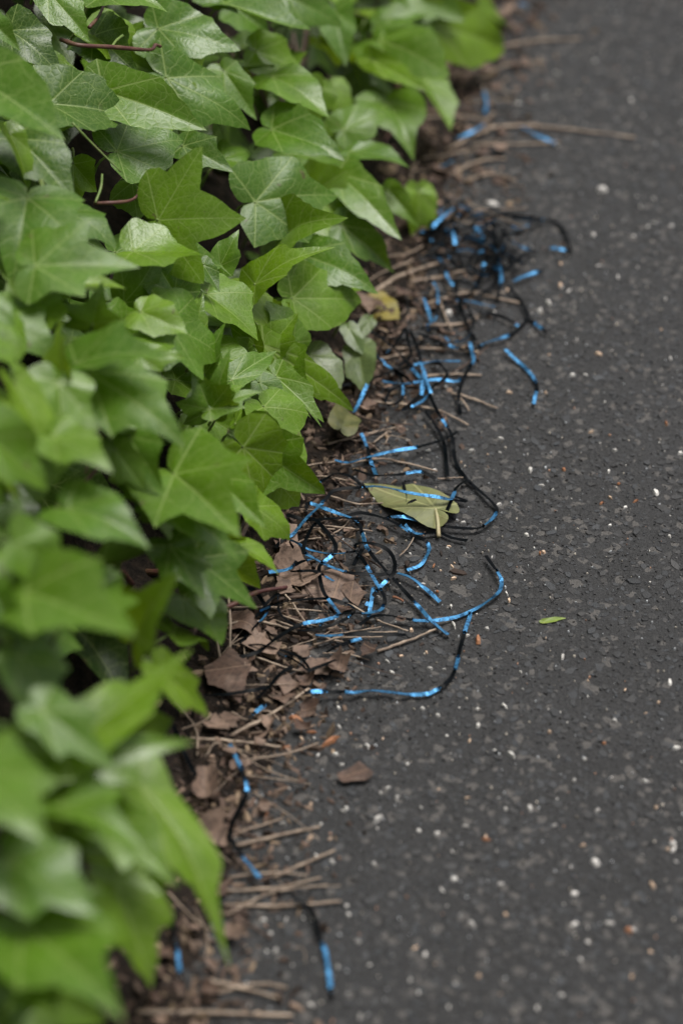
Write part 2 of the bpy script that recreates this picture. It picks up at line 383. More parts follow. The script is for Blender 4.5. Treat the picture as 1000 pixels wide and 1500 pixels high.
def leaf_geo(L, width=1.0, lobe=.5, tone=.4, old=0.0, nseg=4, nrad=7, fold=.12, droop=.22, wave=.05, tipcurl=0.0, seed=None, kind='ivy', powr=None, bite=0.0):
    rs = random.Random(seed if seed is not None else random.random())
    side = []
    for sgn in (1, -1):
        j = lambda a, b: rs.uniform(a, b)
        if kind == 'ivy':
            pw = powr or j(1.3, 2.1)
            a1, a2 = j(44, 54), j(92, 112)
            r1 = (.62 + .24 * lobe) * j(.92, 1.08); r2 = (.50 + .10 * lobe) * j(.88, 1.12)
            s1, s2 = a1 * j(.50, .60), (a1 + a2) / 2 + j(-4, 4)
            A = [(0, 1.0, pw), (s1, (.80 - .24 * lobe) * j(.93, 1.07), 0), (a1, r1, pw * .95), (s2, (.60 - .10 * lobe) * j(.92, 1.08), 0), (a2, r2, pw * .8), (172, .13, -1)]
        else:   # plain oval dead-leaf blade
            A = [(0, 1.0, 1.0), (24, .66, 0), (50, .50, .9), (80, .36, 0), (110, .30, .9), (172, .20, -1)]
        side.append(A)
    def angs(A):
        out = []
        for (a0, *_), (a1, *_) in zip(A[:-1], A[1:]): out += [a0 + (a1 - a0) * i / nseg for i in range(nseg)]
        return out + [A[-1][0]]
    aR, aL = angs(side[0]), angs(side[1])
    th = [-a for a in aL[::-1]] + aR[1:]
    nA = len(th); mid = len(aL) - 1
    vein_dirs = [(-side[1][4][0], 4), (-side[1][2][0], 2), (0.0, 0), (side[0][2][0], 2), (side[0][4][0], 4)]
    def sector(i):      # which main vein a strip between angle i and i+1 belongs to
        m = .5 * (th[i] + th[i + 1]); A = side[0] if m >= 0 else side[1]; a = abs(m)
        if a < A[1][0]: return 2
        if a < A[3][0]: return 3 if m >= 0 else 1
        return 4 if m >= 0 else 0
    ph = [rs.uniform(0, 6.28) for _ in range(6)]; pts = [(0.0, 0.0)]
    for i, a in enumerate(th):
        A = side[0] if a >= 0 else side[1]
        r = smooth_r(a, A) * (1 + .022 * math.sin(a * .19 + ph[0]) + .014 * math.sin(a * .43 + ph[1]))
        if bite and rs.random() < bite: r *= rs.uniform(.55, .85)
        for q in range(1, nrad + 1):
            f = (q / nrad) ** .85; aa = R(a)
            pts.append((r * f * math.sin(aa) * width, r * f * math.cos(aa)))
    xy = np.array(pts); x, y = xy[:, 0], xy[:, 1]
    rr = np.hypot(x, y); ang = np.arctan2(x, y)
    z = fold * np.abs(x) - droop * (rr ** 2) * .6 + tipcurl * np.clip(y - .35, 0, 1) ** 2
    z += wave * rr * np.sin(ang * 3 + ph[2]) + wave * .7 * rr ** 2 * np.sin(ang * 5 + y * 4 + ph[3]) + .5 * wave * np.sin(x * 5 + ph[4]) * y
    kd = np.zeros_like(x) + 9.0                    # shallow keel along every main vein
    for a, _ in vein_dirs:
        dx, dy = math.sin(R(a)) * width, math.cos(R(a)); l = math.hypot(dx, dy); dx, dy = dx / l, dy / l
        s_ = x * dx + y * dy; t_ = np.abs(x * dy - y * dx); kd = np.minimum(kd, np.where(s_ > 0, t_, np.hypot(x, y)))
    z += .07 * np.minimum(kd, .10)
    co = np.stack([x, y, z], 1)
    V = co * L
    F, bl, ve = [], [], []
    idx = lambda i, q: 0 if q == 0 else 1 + i * nrad + q - 1
    for i in range(nA - 1):
        a = R(vein_dirs[sector(i)][0]); dx, dy = math.sin(a) * width, math.cos(a); l = math.hypot(dx, dy); dx, dy = dx / l, dy / l
        for q in range(nrad):
            f = (0, idx(i, 1), idx(i + 1, 1)) if q == 0 else (idx(i, q), idx(i, q + 1), idx(i + 1, q + 1), idx(i + 1, q))
            f = f[::-1]
            F.append(f)
            for v in f:
                bl.append((x[v] + .31 * ph[5], y[v])); ve.append((x[v] * dx + y[v] * dy, x[v] * dy - y[v] * dx))
    tn = np.tile([tone, old, rs.random(), 1.0], (len(V), 1))
    return V, F, np.array(bl), np.array(ve), tn

def frag_geo(L, asp, tone, curl, wave, seed=None, jag=.05):
    rs = random.Random(seed if seed is not None else random.random()); m = rs.randint(4, 7)
    ca = sorted((i + rs.uniform(-.35, .35)) * 6.283 / m for i in range(m)); cr = [rs.uniform(.55, 1.0) for _ in ca]
    cx = [(r * math.sin(a) * asp, r * math.cos(a)) for a, r in zip(ca, cr)]
    out = []
    for i in range(m):
        (x0, y0), (x1, y1) = cx[i], cx[(i + 1) % m]; b = rs.uniform(-.22, .12)
        for q in range(7):
            f = q / 7; k = 1 + b * math.sin(f * math.pi) + (rs.uniform(-jag, jag) if q else 0)
            out.append(((x0 + (x1 - x0) * f) * k, (y0 + (y1 - y0) * f) * k))
    nA = len(out); nr = 4; pts = [(0, 0)] + [(x * (q / nr), y * (q / nr)) for x, y in out for q in range(1, nr + 1)]
    xy = np.array(pts); x, y = xy[:, 0], xy[:, 1]; a = rs.uniform(0, 6.28); p = rs.uniform(0, 6.28); rr = np.hypot(x, y)
    e = x * math.cos(a) + y * math.sin(a); g = -x * math.sin(a) + y * math.cos(a)
    z = 1.5 * curl * e ** 2 * rs.choice((1, -1, .6)) + .3 * curl * np.abs(g) + wave * (np.sin(e * 3.5 + p) + .6 * np.sin(g * 5 + 2 * p) * rr)
    V = np.stack([x, y, z], 1) * L * .5; F = []; bl = []; ve = []
    ix = lambda i, q: 0 if q == 0 else 1 + (i % nA) * nr + q - 1
    va = rs.uniform(0, 3.1); vo = rs.uniform(-.3, .3); s_ = x * math.sin(va) + y * math.cos(va) + 1.2; t_ = x * math.cos(va) - y * math.sin(va) + vo
    for i in range(nA):
        for q in range(nr):
            f = ((0, ix(i, 1), ix(i + 1, 1)) if q == 0 else (ix(i, q), ix(i, q + 1), ix(i + 1, q + 1), ix(i + 1, q)))[::-1]; F.append(f)
            for v in f: bl.append((x[v], y[v])); ve.append((s_[v] * .6, t_[v] * .6))
    return V, F, np.array(bl), np.array(ve), np.tile([tone, 0, rs.random(), 1.0], (len(V), 1))

def leaf_mesh(name, geo, mat):
    V, F, bl, ve, tn = geo
    me = mesh(name, V, F, [mat])
    for nm, d in (('blade', bl), ('vein', ve)):
        l = me.uv_layers.new(name=nm); l.data.foreach_set('uv', np.ascontiguousarray(d, np.float32).ravel())
    vcol(me, 'tone', tn)
    return me
def frame(yv, nv):
    y = norm(yv); z = norm(np.asarray(nv) - y * np.dot(nv, y)); x = np.cross(y, z)
    return np.stack([x, y, z], 1)
def tube_geo(pts, rads, ns=6):
    pts = np.asarray(pts, float); n = len(pts); V = []; F = []
    ref = np.array([.3, .2, 1.0])
    for i in range(n):
        t = norm(pts[min(i + 1, n - 1)] - pts[max(i - 1, 0)]); a = norm(np.cross(t, ref)); b = np.cross(t, a)
        for k in range(ns):
            an = 2 * math.pi * k / ns; V.append(pts[i] + (a * math.cos(an) + b * math.sin(an)) * rads[i])
    for i in range(n - 1):
        for k in range(ns):
            F.append((i * ns + k, i * ns + (k + 1) % ns, (i + 1) * ns + (k + 1) % ns, (i + 1) * ns + k))
    F.append(tuple(range(ns))[::-1]); F.append(tuple((n - 1) * ns + k for k in range(ns)))
    return np.array(V), F
def spline(pts, per=8):
    pts = [np.asarray(p, float) for p in pts]; P = [2 * pts[0] - pts[1]] + pts + [2 * pts[-1] - pts[-2]]; out = []
    for i in range(1, len(P) - 2):
        for k in range(per):
            t = k / per; a, b, c, d = P[i - 1], P[i], P[i + 1], P[i + 2]
            out.append(.5 * ((2 * b) + (c - a) * t + (2 * a - 5 * b + 4 * c - d) * t * t + (3 * b - a - 3 * c + d) * t ** 3))
    out.append(pts[-1]); return np.array(out)

# ------------------------------------------------------------------ ivy
TOCAM = -FWD; UPZ = np.array([0, 0, 1.0]); OUT = -EN
leaves = []          # dicts: base, frame, geo
def add_leaf(B, yv, nv, **k):
    leaves.append(dict(B=np.asarray(B, float), M=frame(yv, nv), geo=leaf_geo(**k)))
NDIR = {'c': TOCAM, 'u': norm(UPZ + .15 * TOCAM), 'm': norm(.6 * UPZ + .6 * TOCAM + .25 * OUT), 'o': norm(.5 * UPZ + .2 * TOCAM + .8 * OUT),
        'h': norm(.25 * UPZ + .5 * TOCAM + .7 * OUT), 'b': norm(-.2 * UPZ + .7 * TOCAM - .75 * OUT), 'l': norm(.5 * UPZ + .5 * TOCAM - .6 * OUT),
        'f': norm(.75 * UPZ - .25 * TOCAM + .3 * OUT), 'r': norm(.45 * TOCAM + .9 * OUT)}
# prominent leaves: base, tip in the picture; lift off the ivy surface (cm); facing; width; lobing; tone; extras
HERO = [
 (70,-12,132,62,3,'m',.75,.35,.45,{}), (148,-6,246,18,3,'u',.9,.3,.5,{}), (-55,112,96,206,4,'u',.75,.15,.42,{'tipcurl':-.35}),
 (15,45,90,110,-2,'m',1.1,.3,.12,{}), (72,152,198,178,-1,'m',1.1,.3,.2,{}), (152,134,303,191,2,'m',.72,.25,.5,{'fold':.3,'tipcurl':-.1}),
 (138,52,205,112,-3,'u',1.2,.3,.15,{}), (172,222,268,206,0,'m',1.25,.3,.42,{}), (28,204,112,302,1,'m',.95,.35,.25,{}),
 (40,290,18,426,2,'m',1.1,.95,.36,{'tipcurl':-.3}), (14,196,40,288,3,'o',.6,.2,.75,{'fold':.5}), (86,310,171,366,-.5,'m',1.25,.5,.35,{}),
 (52,390,206,392,2,'m',.82,.85,.42,{'powr':1.9}), (136,474,150,412,1.5,'c',1.15,.9,.6,{}), (206,457,275,489,2,'m',1.15,.35,.68,{}),
 (232,322,361,320,4.5,'c',1.12,.95,.66,{'powr':1.15,'fold':.05,'droop':.05,'wave':.025,'seed':5}), (256,429,198,345,1,'m',1.05,.7,.42,{}), (298,388,322,428,1,'m',.8,.5,.3,{}),
 (323,389,350,336,0,'c',1.0,.4,.45,{}), (374,296,496,287,2.5,'m',1.15,.6,.40,{'fold':.2}), (410,352,510,319,2,'l',1.0,.3,.62,{}),
 (374,416,491,362,2.5,'l',.72,.6,.72,{}), (428,437,530,443,1.5,'m',.95,.3,.55,{}), (440,372,554,431,1,'u',.8,.3,.42,{}),
 (398,190,505,236,2,'u',.95,.2,.45,{}), (398,112,482,172,2,'u',1.0,.3,.48,{}), (503,190,566,165,1,'m',1.0,.5,.5,{}), (568,150,606,236,1,'m',1.15,.5,.5,{}),
 (622,118,660,192,1,'o',.8,.3,.62,{}), (513,222,601,246,1,'u',.95,.2,.4,{}), (494,254,588,352,2,'u',.55,.2,.5,{}), (568,278,614,334,2,'m',.7,.4,.5,{}),
 (612,280,606,366,1,'h',.95,.3,.7,{}), (500,330,578,400,.5,'m',.7,.2,.35,{}), (372,505,350,428,2,'l',.55,.2,.62,{'fold':.45}), (396,508,437,458,2,'c',1.0,.4,.66,{'fold':.4,'wave':.1}),
 (430,502,390,440,.5,'m',1.1,.2,.55,{'wave':.1}), (386,506,518,603,2.5,'o',.34,.25,.75,{'fold':.1,'tipcurl':-.15}), (404,552,474,624,2.5,'m',.62,.45,.55,{'bite':.12}),
 (308,600,280,532,2,'c',1.0,.9,.5,{}), (308,600,386,574,2.3,'m',.7,.75,.5,{}), (312,598,338,512,1.8,'c',.8,.8,.5,{'fold':.3}), (300,548,331,472,1.5,'l',.6,.3,.38,{}), (340,556,406,514,2,'m',.6,.3,.45,{}),
 (286,502,298,428,1,'c',.6,.2,.55,{'fold':.3}), (205,522,272,526,2,'m',.9,.3,.6,{}), (222,560,245,600,1.5,'m',.9,.5,.55,{}),
 (132,545,272,658,6,'u',.78,.5,.48,{}), (112,532,250,524,5,'u',.95,.45,.40,{}), (92,548,96,462,7,'b',1.0,.8,.85,{}), (88,560,84,690,7.5,'m',1.1,.7,.5,{}),
 (78,640,166,694,7,'u',1.0,.5,.55,{}), (20,560,60,690,5,'o',.8,.4,.7,{}), (-15,640,70,720,5,'h',1.0,.3,.45,{}), (100,745,221,804,6,'u',1.05,.35,.40,{}),
 (24,795,104,836,6.5,'m',1.25,.5,.5,{}), (-10,870,40,950,6,'m',.9,.4,.35,{}), (255,695,352,787,5,'u',1.05,.6,.48,{}), (234,738,348,818,3,'m',.7,.15,.42,{}), (316,700,388,772,5,'u',.7,.4,.5,{}),
 (372,652,476,724,1.5,'c',1.0,.7,.5,{'powr':1.2,'droop':.1}), (356,655,438,742,4,'r',.85,.3,.8,{}), (372,742,424,792,2.5,'o',1.0,.4,.72,{}), (348,800,408,842,2.5,'o',.95,.5,.72,{}),
 (284,818,377,892,1,'m',.9,.9,.32,{}), (250,800,300,880,0,'m',.9,.7,.3,{}), (38,868,198,932,10,'u',.85,.3,.5,{'fold':.3}), (198,932,266,838,8,'b',.85,.2,.68,{}),
 (95,1100,282,950,14,'m',.5,.3,.66,{'fold':.15}), (95,1110,285,1088,12,'u',.75,.8,.55,{}), (235,980,306,1052,9,'h',.6,.3,.75,{}), (90,1180,215,1250,13,'u',1.0,.4,.45,{}),
 (205,1148,338,1420,13,'h',.46,.6,.66,{'powr':2.0}), (150,1200,262,1300,13,'m',.8,.7,.5,{}), (60,1040,170,1130,13,'m',.8,.8,.45,{}), (200,1250,250,1360,12,'m',.8,.6,.55,{}), (168,1290,222,1448,11,'r',.75,.3,.72,{}), (35,1355,182,1496,13,'u',.9,.3,.42,{}), (15,1262,148,1345,15,'u',1.05,.3,.42,{}),
 (-30,1130,70,1240,15,'u',1.0,.4,.45,{}), (30,960,95,1060,8,'m',1.0,.3,.28,{}), (60,1400,20,1520,14,'m',1.0,.4,.5,{}), (120,1330,200,1400,10,'o',.8,.3,.62,{}),
 (232,42,352,74,1,'u',1.0,.35,.35,{}), (328,6,456,44,2,'u',1.05,.5,.45,{}), (244,114,367,191,1.5,'m',.8,.6,.40,{}), (328,104,376,176,1,'m',.7,.5,.5,{}), (268,214,342,252,.5,'m',.85,.5,.3,{}),
 (490,18,506,98,0,'m',.8,.2,.4,{}), (556,34,628,22,1,'u',1.0,.5,.45,{}), (556,60,658,112,1,'u',.85,.3,.5,{}), (642,38,738,72,1.5,'h',.9,.3,.78,{}), (545,88,628,136,.5,'l',.35,.2,.75,{}),
 (420,-5,500,40,1,'m',1.0,.4,.4,{}), (600,-20,680,30,1,'m',1.0,.4,.5,{}), (470,130,440,190,0,'h',.9,.3,.6,{}), (690,-20,742,40,1,'o',.9,.3,.6,{}),
 (375,75,450,110,1,'h',1.0,.3,.6,{}), (300,-15,350,20,0,'m',1.2,.3,.35,{}), (-30,20,30,75,2,'m',.7,.2,.45,{}), (-20,440,22,480,3,'m',.9,.4,.45,{}), (-25,500,30,545,4,'m',1.0,.4,.6,{}),
 (455,520,500,570,-4,'m',1.2,.1,.4,{'old':.9}), (525,510,535,575,-3,'m',.9,.1,.3,{'old':.8}), (510,480,530,520,-3,'m',.8,.1,.3,{'old':.6}), (540,470,520,500,-3,'m',.8,.1,.3,{'old':.7}),
 (190,640,240,720,2,'m',1.1,.5,.3,{}), (170,660,215,720,1,'c',.9,.4,.6,{}), (140,850,165,830,2,'m',1.0,.2,.6,{}), (380,560,425,590,.5,'m',1.0,.2,.3,{}), (290,640,320,660,2,'m',1.1,.5,.55,{}),
 (345,620,355,590,2,'l',.6,.3,.62,{}),
]
for (bx, by, tx, ty, lift, nd, wd, lb, tn, ex) in HERO:
    d = ray(bx, by); hp = hedge_hit(bx, by); B = hp - d / np.linalg.norm(d) * (lift if by < 440 else lift * .65 if by < 850 else max(1.5, lift * .45)) * .01
    nv = norm(NDIR[nd] + rng.normal(0, .20, 3)); dt = ray(tx, ty)
    tt = np.dot(B - CAM, nv) / np.dot(dt, nv); T = CAM + dt * tt
    T0 = CAM + dt * np.dot(B - CAM, FWD); k_ = 0        # keep the blade from lying too edge-on
    while (tt <= 0 or np.linalg.norm(T - B) > 1.45 * np.linalg.norm(T0 - B)) and k_ < 12:
        nv = norm(nv + .25 * TOCAM); tt = np.dot(B - CAM, nv) / np.dot(dt, nv); T = CAM + dt * tt; k_ += 1
    kw = dict(L=float(np.linalg.norm(T - B)) * .97, width=wd * (1.0 if 'seed' in ex or lb >= .85 else .70), lobe=lb if by < 850 else max(lb, .6), tone=tn + random.uniform(-.05, .05), nseg=5, nrad=8, fold=random.uniform(.05, .38), droop=random.uniform(.1, .4), wave=random.uniform(.05, .12), tipcurl=random.uniform(-.4, .08)); kw.update(ex)
    geo = leaf_geo(**kw); V0 = geo[0]; it = int(np.argmax(V0[:, 1])); yt, zt = V0[it, 1], V0[it, 2]; ph_ = math.atan2(zt, yt)
    Mx = frame(T - B, nv); y_, z_ = Mx[:, 1].copy(), Mx[:, 2].copy()
    Mx[:, 1] = math.cos(ph_) * y_ - math.sin(ph_) * z_; Mx[:, 2] = math.sin(ph_) * y_ + math.cos(ph_) * z_
    V0 *= float(np.linalg.norm(T - B)) / math.hypot(yt, zt)
    leaves.append(dict(B=B, M=Mx, geo=geo))
n_hero = len(leaves)
# filling foliage: an outer skin and two deeper layers, gap shade put into their darker tone
def fill(count, dmin, dmax, lo, hi, tone0, tone1, nseg, nrad, v0=-.45, v1=2.75):
    for _ in range(count):
        v = random.uniform(v0, v1); u = random.uniform(.05, .62)
        nrm = hedge_normal(u, v); B = PT(u, v, hedge_h(u, v)) - nrm * random.uniform(dmin, dmax)
        if B[2] < .02: B[2] = .02 + random.random() * .02
        nv = norm(.55 * nrm + .65 * UPZ + .15 * TOCAM + rng.normal(0, .5, 3))
        dn = norm(OUT * random.uniform(.2, 1) - UPZ * random.uniform(0, .8) + ED * random.gauss(0, .55))
        if random.random() < .12: dn = rng.normal(0, 1, 3)
        add_leaf(B, dn - nv * np.dot(dn, nv), nv, L=random.uniform(lo, hi), width=random.uniform(.8, 1.15), lobe=random.choice((.2, .35, .5, .7, .9)),
                 tone=min(1, max(0, random.triangular(tone0, tone1))), nseg=nseg, nrad=nrad, fold=random.uniform(.02, .5), droop=random.uniform(.05, .5), wave=random.uniform(.04, .13), tipcurl=random.uniform(-.5, .15))
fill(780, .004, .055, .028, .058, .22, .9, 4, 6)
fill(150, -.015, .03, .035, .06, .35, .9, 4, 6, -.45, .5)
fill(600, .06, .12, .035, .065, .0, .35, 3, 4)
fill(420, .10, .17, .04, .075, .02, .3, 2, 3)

# the leaves that show largest become parts of their own, the rest one mass
bv, bf, own = [], [], []; off = 0
for i, lf in enumerate(leaves):
    Vw = lf['geo'][0] @ lf['M'].T + lf['B']; lf['W'] = Vw
    bv.append(Vw); bf += [tuple(a + off for a in f) for f in lf['geo'][1]]; own += [i] * len(lf['geo'][1]); off += len(Vw)
bvh = BVHTree.FromPolygons(np.vstack(bv).tolist(), bf)
cnt = np.zeros(len(leaves), int); cv = Vector(CAM)
for py in range(4, 1500, 9):
    for px in range(4, 780, 9):
        h = bvh.ray_cast(cv, Vector(ray(px, py)).normalized())
        if h[2] is not None: cnt[own[h[2]]] += 1
del bvh, bv, bf
order = np.argsort(-cnt); single = set(int(i) for i in order[:300] if cnt[i] > 0)
HB = PT(.3, 1.0)
ivy = bpy.data.objects.new('ivy_hedge', None); COL.objects.link(ivy); ivy.location = HB
tag(ivy, 'dense bank of green lobed ivy leaves spilling over the edge of the asphalt path', 'ivy')
def petiole_pts(lf, ln):
    B, Mx = lf['B'], lf['M']; u, v = UV(B)
    y, z = Mx[:, 1], Mx[:, 2]; p1 = B - y * ln * .35 - z * ln * .25
    p2 = p1 + (EN * .35 - UPZ * .75) * ln * .6
    return spline([B + z * .0006, p1, p2], 3)
rest = [[], [], [], [], [], 0]
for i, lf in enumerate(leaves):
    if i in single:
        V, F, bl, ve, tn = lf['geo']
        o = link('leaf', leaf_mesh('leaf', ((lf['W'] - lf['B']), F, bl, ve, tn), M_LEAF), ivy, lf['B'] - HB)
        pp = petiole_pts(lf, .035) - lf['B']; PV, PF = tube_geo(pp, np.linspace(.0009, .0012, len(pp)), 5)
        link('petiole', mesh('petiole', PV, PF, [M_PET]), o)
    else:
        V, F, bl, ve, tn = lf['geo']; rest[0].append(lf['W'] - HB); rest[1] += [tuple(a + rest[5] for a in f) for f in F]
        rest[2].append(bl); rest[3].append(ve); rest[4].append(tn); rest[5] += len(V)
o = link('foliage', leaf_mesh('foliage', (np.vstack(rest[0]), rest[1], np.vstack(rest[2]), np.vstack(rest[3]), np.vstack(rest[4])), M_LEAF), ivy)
tag(o, kind='stuff')
# stems of the ivy
def on_hedge(px, py, lift): d = ray(px, py); return hedge_hit(px, py) - d / np.linalg.norm(d) * lift
def stem(pts, r0, r1, mat=None, per=6):
    q = spline(pts, per); V, F = tube_geo(q - HB, np.linspace(r0, r1, len(q)) * (1 + .12 * rng.standard_normal(len(q)).clip(-1, 1)), 7)
    return link('stem', mesh('stem', V, F, [mat or M_STEM]), ivy)
stem([on_hedge(90, 58, -.01), on_hedge(115, 66, .02), on_hedge(165, 69, .03), on_hedge(218, 73, .035), on_hedge(228, 66, .035), on_hedge(235, 68, .035)], .0020, .0014)
stem([on_hedge(163, 71, .03), on_hedge(170, 60, .032), on_hedge(180, 52, .034)], .0010, .0012, M_PET)
stem([on_hedge(158, -8, .0), on_hedge(146, 22, .012), on_hedge(131, 40, .02)], .0012, .0015, M_STEM)
stem([on_hedge(138, 298, .0), on_hedge(165, 297, .02), on_hedge(190, 294, .025), on_hedge(202, 286, .027), on_hedge(203, 278, .028)], .0016, .0010)
stem([on_hedge(150, 255, .02), on_hedge(148, 275, .015), on_hedge(140, 297, .01)], .0009, .0011, M_PET)
stem([on_hedge(106, 180, .03), on_hedge(140, 215, .032), on_hedge(178, 252, .034)], .0010, .0005, M_PET)
stem([on_hedge(60, 265, .03), on_hedge(75, 310, .035), on_hedge(90, 345, .035)], .0016, .0016, M_PET)
stem([ground(268, 905, .03), ground(330, 890, .03), ground(375, 868, .025), ground(420, 860, .015)], .0024, .0015)
stem([on_hedge(150, 905, -.02), on_hedge(152, 880, .01), on_hedge(145, 855, .02)], .0012, .0009, M_PET)
for _ in range(46):
    v = random.uniform(-.3, 2.5); u = random.uniform(.03, .4); q = [PT(u + .06, v, .01)]
    for s in range(1, 4):
        uu = max(.07, u - .03 * s * random.uniform(-.4, 1)); vv = v + random.gauss(0, .05) * s
        q.append(PT(uu, vv, max(.01, (hedge_h(uu, vv) - .04) * s / 3)))
    stem(q, .0028, .0012, random.choice((M_STEM, M_TWIGD, M_TWIGD)), 4)

# ------------------------------------------------------------------ litter along the path edge
# uncountable crumbs of leaf and bark
m = 9500; us = rng.normal(.022, .034, m); vs = rng.uniform(-.35, 2.0, m); keep = (us > -.13) & (us < .16)
us, vs = us[keep], vs[keep]; m = len(us)
P = E0[None, :] + EN[None, :] * us[:, None] + ED[None, :] * vs[:, None]
P[:, 2] = [max(gz(a, b), soilz(u, v, (a, b))) for a, b, u, v in zip(P[:, 0], P[:, 1], us, vs)]
rad = np.clip(rng.gamma(2.2, .0009, m), .0006, .0055); hue = rng.random((m, 1)); lum = rng.uniform(.25, 1.1, (m, 1))
cols = lum * np.where(hue < .35, [[.12, .078, .058]], np.where(hue < .7, [[.21, .145, .105]], np.where(hue < .85, [[.055, .038, .030]], [[.28, .20, .13]])))
V, F, C = prisms(P, rad, rad * .35 + .0004, cols, 6, .45, .8, .0006, 1.2)
me = tris_mesh('leaf_litter', V, F, M_CRUMB); vcol(me, 'tint', C)
tag(link('leaf_litter', me), 'brown crumbs of rotted leaf and bark strewn along the path edge', 'litter', kind='stuff')

def base_z(p):
    u, v = UV(p); return max(gz(p[0], p[1]), soilz(u, v, p) if u > -.05 else -1)
def dead_leaf(px, py, wpx, rot, asp=.9, tone=.5, curl=.25, z=.003, tilt=(0, 0), label=None, group=None, kind='oval', name='dead_leaf', bite=.25, cat='dead leaf', mat=None, wave=.14, old=0.0, lobe=.3, seed=None):
    g = ground(px, py); g[2] = base_z(g) + z; L = wpx / FPX * np.linalg.norm(g - CAM)
    V, F, bl, ve, tn = frag_geo(L * 1.15, asp / 1.25, tone, curl, wave, seed, .025 + bite * .16)
    V = V - V.mean(0); M = (Matrix.Rotation(R(rot), 3, 'Z') @ Matrix.Rotation(R(tilt[0]), 3, 'X') @ Matrix.Rotation(R(tilt[1]), 3, 'Y'))
    V = V @ np.array(M).T; V[:, 2] -= np.percentile(V[:, 2], 12)
    o = link(name, leaf_mesh(name, (V, F, bl, ve, tn), mat or M_BROWN), None, g)
    if label == LL: label = ('small ' if wpx < 26 else 'larger ') + ('dark brown' if tone < .42 else 'mid brown' if tone < .66 else 'tan') + ' scrap of dead leaf ' + region(py)
    return tag(o, label, cat, group)
def region(py):
    return ('beside the far end of the ivy' if py < 280 else 'beside the dark ribbon tangle' if py < 520 else 'between the ribbon tangle and the olive leaf' if py < 690
            else 'beside the wilted olive leaf' if py < 790 else 'beside the knotted ribbon and its big loop' if py < 960 else 'around the flat square brown leaf' if py < 1110 else 'near the ribbon ends below the sticks')
GL = 'brown leaf fragments lying along the path edge'
LL = 'small brown fragment of dead leaf lying in the litter beside the ivy'
dead_leaf(425, 808, 78, 50, 1.2, .72, .5, .004, (10, -15), 'curled tan dead leaf under the ribbons beside the green ivy tip', GL, wave=.2)
dead_leaf(432, 850, 78, -70, 1.2, .78, .6, .005, (5, 18), 'rolled tan dead leaf with a small hole below the ivy tip', GL, wave=.1)
dead_leaf(482, 866, 88, -60, 1.2, .55, .2, .003, (0, 5), 'broad torn brown dead leaf crossed by a pale straw', GL, wave=.08)
dead_leaf(518, 874, 52, 80, 1.3, .5, .2, .003, (0, 0), 'torn brown dead leaf end just behind the ribbon knot', GL)
dead_leaf(332, 1004, 88, -85, 2.0, .33, .05, .006, (-8, 0), 'flat square dark brown dead leaf with a black ribbon across it', GL, wave=.03, bite=.1)
dead_leaf(461, 983, 46, 10, 1.5, .52, .1, .004, (0, 10), 'folded brown leaf piece pinned by a black ribbon on the asphalt', GL, wave=.06)
dead_leaf(420, 1012, 42, 60, 1.6, .5, .2, .003, (0, 0), LL, GL)
dead_leaf(418, 1030, 34, 20, 1.5, .42, .2, .003, (0, 0), LL, GL)
dead_leaf(332, 1064, 50, -40, 1.2, .48, .3, .003, (0, 0), LL, GL)
dead_leaf(302, 1166, 52, 80, 1.7, .55, .9, .006, (0, 0), 'arched rust brown dead leaf near the short blue ribbon', GL, wave=.1)
dead_leaf(305, 1235, 70, 20, 1.3, .6, .6, .005, (0, 10), 'crumpled rusty dead leaf under the drooping ivy leaves', GL)
dead_leaf(520, 1143, 50, 8, 1.75, .34, .12, .004, (6, 0), 'dark brown chip of dead leaf lying alone on the asphalt', GL, wave=.05, bite=.12)
dead_leaf(375, 955, 55, 120, 1.4, .7, .8, .005, (0, 0), LL, GL); dead_leaf(398, 965, 40, 20, 1.3, .8, .8, .005, (0, 0), LL, GL)
dead_leaf(440, 960, 34, 70, 1.0, .6, .5, .004, (0, 0), LL, GL); dead_leaf(355, 930, 60, -30, 1.3, .4, .4, .003, (0, 0), LL, GL)
k = 0
while k < 200:
    v = random.uniform(-.22, 1.85); u = random.gauss(.012, .032)
    if not -.075 < u < .10: continue
    p = PT(u, v); q = p - CAM; dz = q @ FWD; px, py = 500 + FPX * (q @ RIGHT) / dz, 750 - FPX * (q @ UP) / dz
    dead_leaf(px, py, random.choice((14, 18, 22, 26, 32, 40)) * 1.9 / dz, random.uniform(0, 360), random.uniform(.7, 1.7), random.betavariate(1.7, 2.1), random.uniform(.05, .8), random.uniform(.001, .008),
              (random.gauss(0, 12), random.gauss(0, 12)), LL, GL, wave=random.uniform(.05, .2))
    k += 1

# fallen leaves that still have colour
def placed_leaf(name, label, base, tip, N_, wd, tone, old, z, mat=None, **k):
    B = ground(*base, z); T = ground(*tip, z); L = float(np.linalg.norm(T - B))
    V, F, bl, ve, tn = leaf_geo(L, width=wd, tone=tone, old=old, **k)
    V = V @ frame(T - B, np.asarray(N_, float)).T; V[:, 2] -= V[:, 2].min() + .0
    B[2] = base_z(B) + .0015
    return tag(link(name, leaf_mesh(name, (V, F, bl, ve, tn), mat or M_LEAF), None, B), label, 'leaf'), B
M_OLIVE = N('olive_leaf'); kk = M_OLIVE
_p = kk.objc(); _f = kk.noise(_p, 55, 4, .6)
_vs = kk.n('SeparateXYZ'); kk.l(kk.n('UVMap', uv_map='vein').outputs[0], _vs.inputs[0]); _t = kk.math('ABSOLUTE', _vs.outputs[1])
_ph = kk.math('FRACT', kk.math('MULTIPLY', kk.math('SUBTRACT', _vs.outputs[0], kk.math('MULTIPLY', _t, .85)), 6.0))
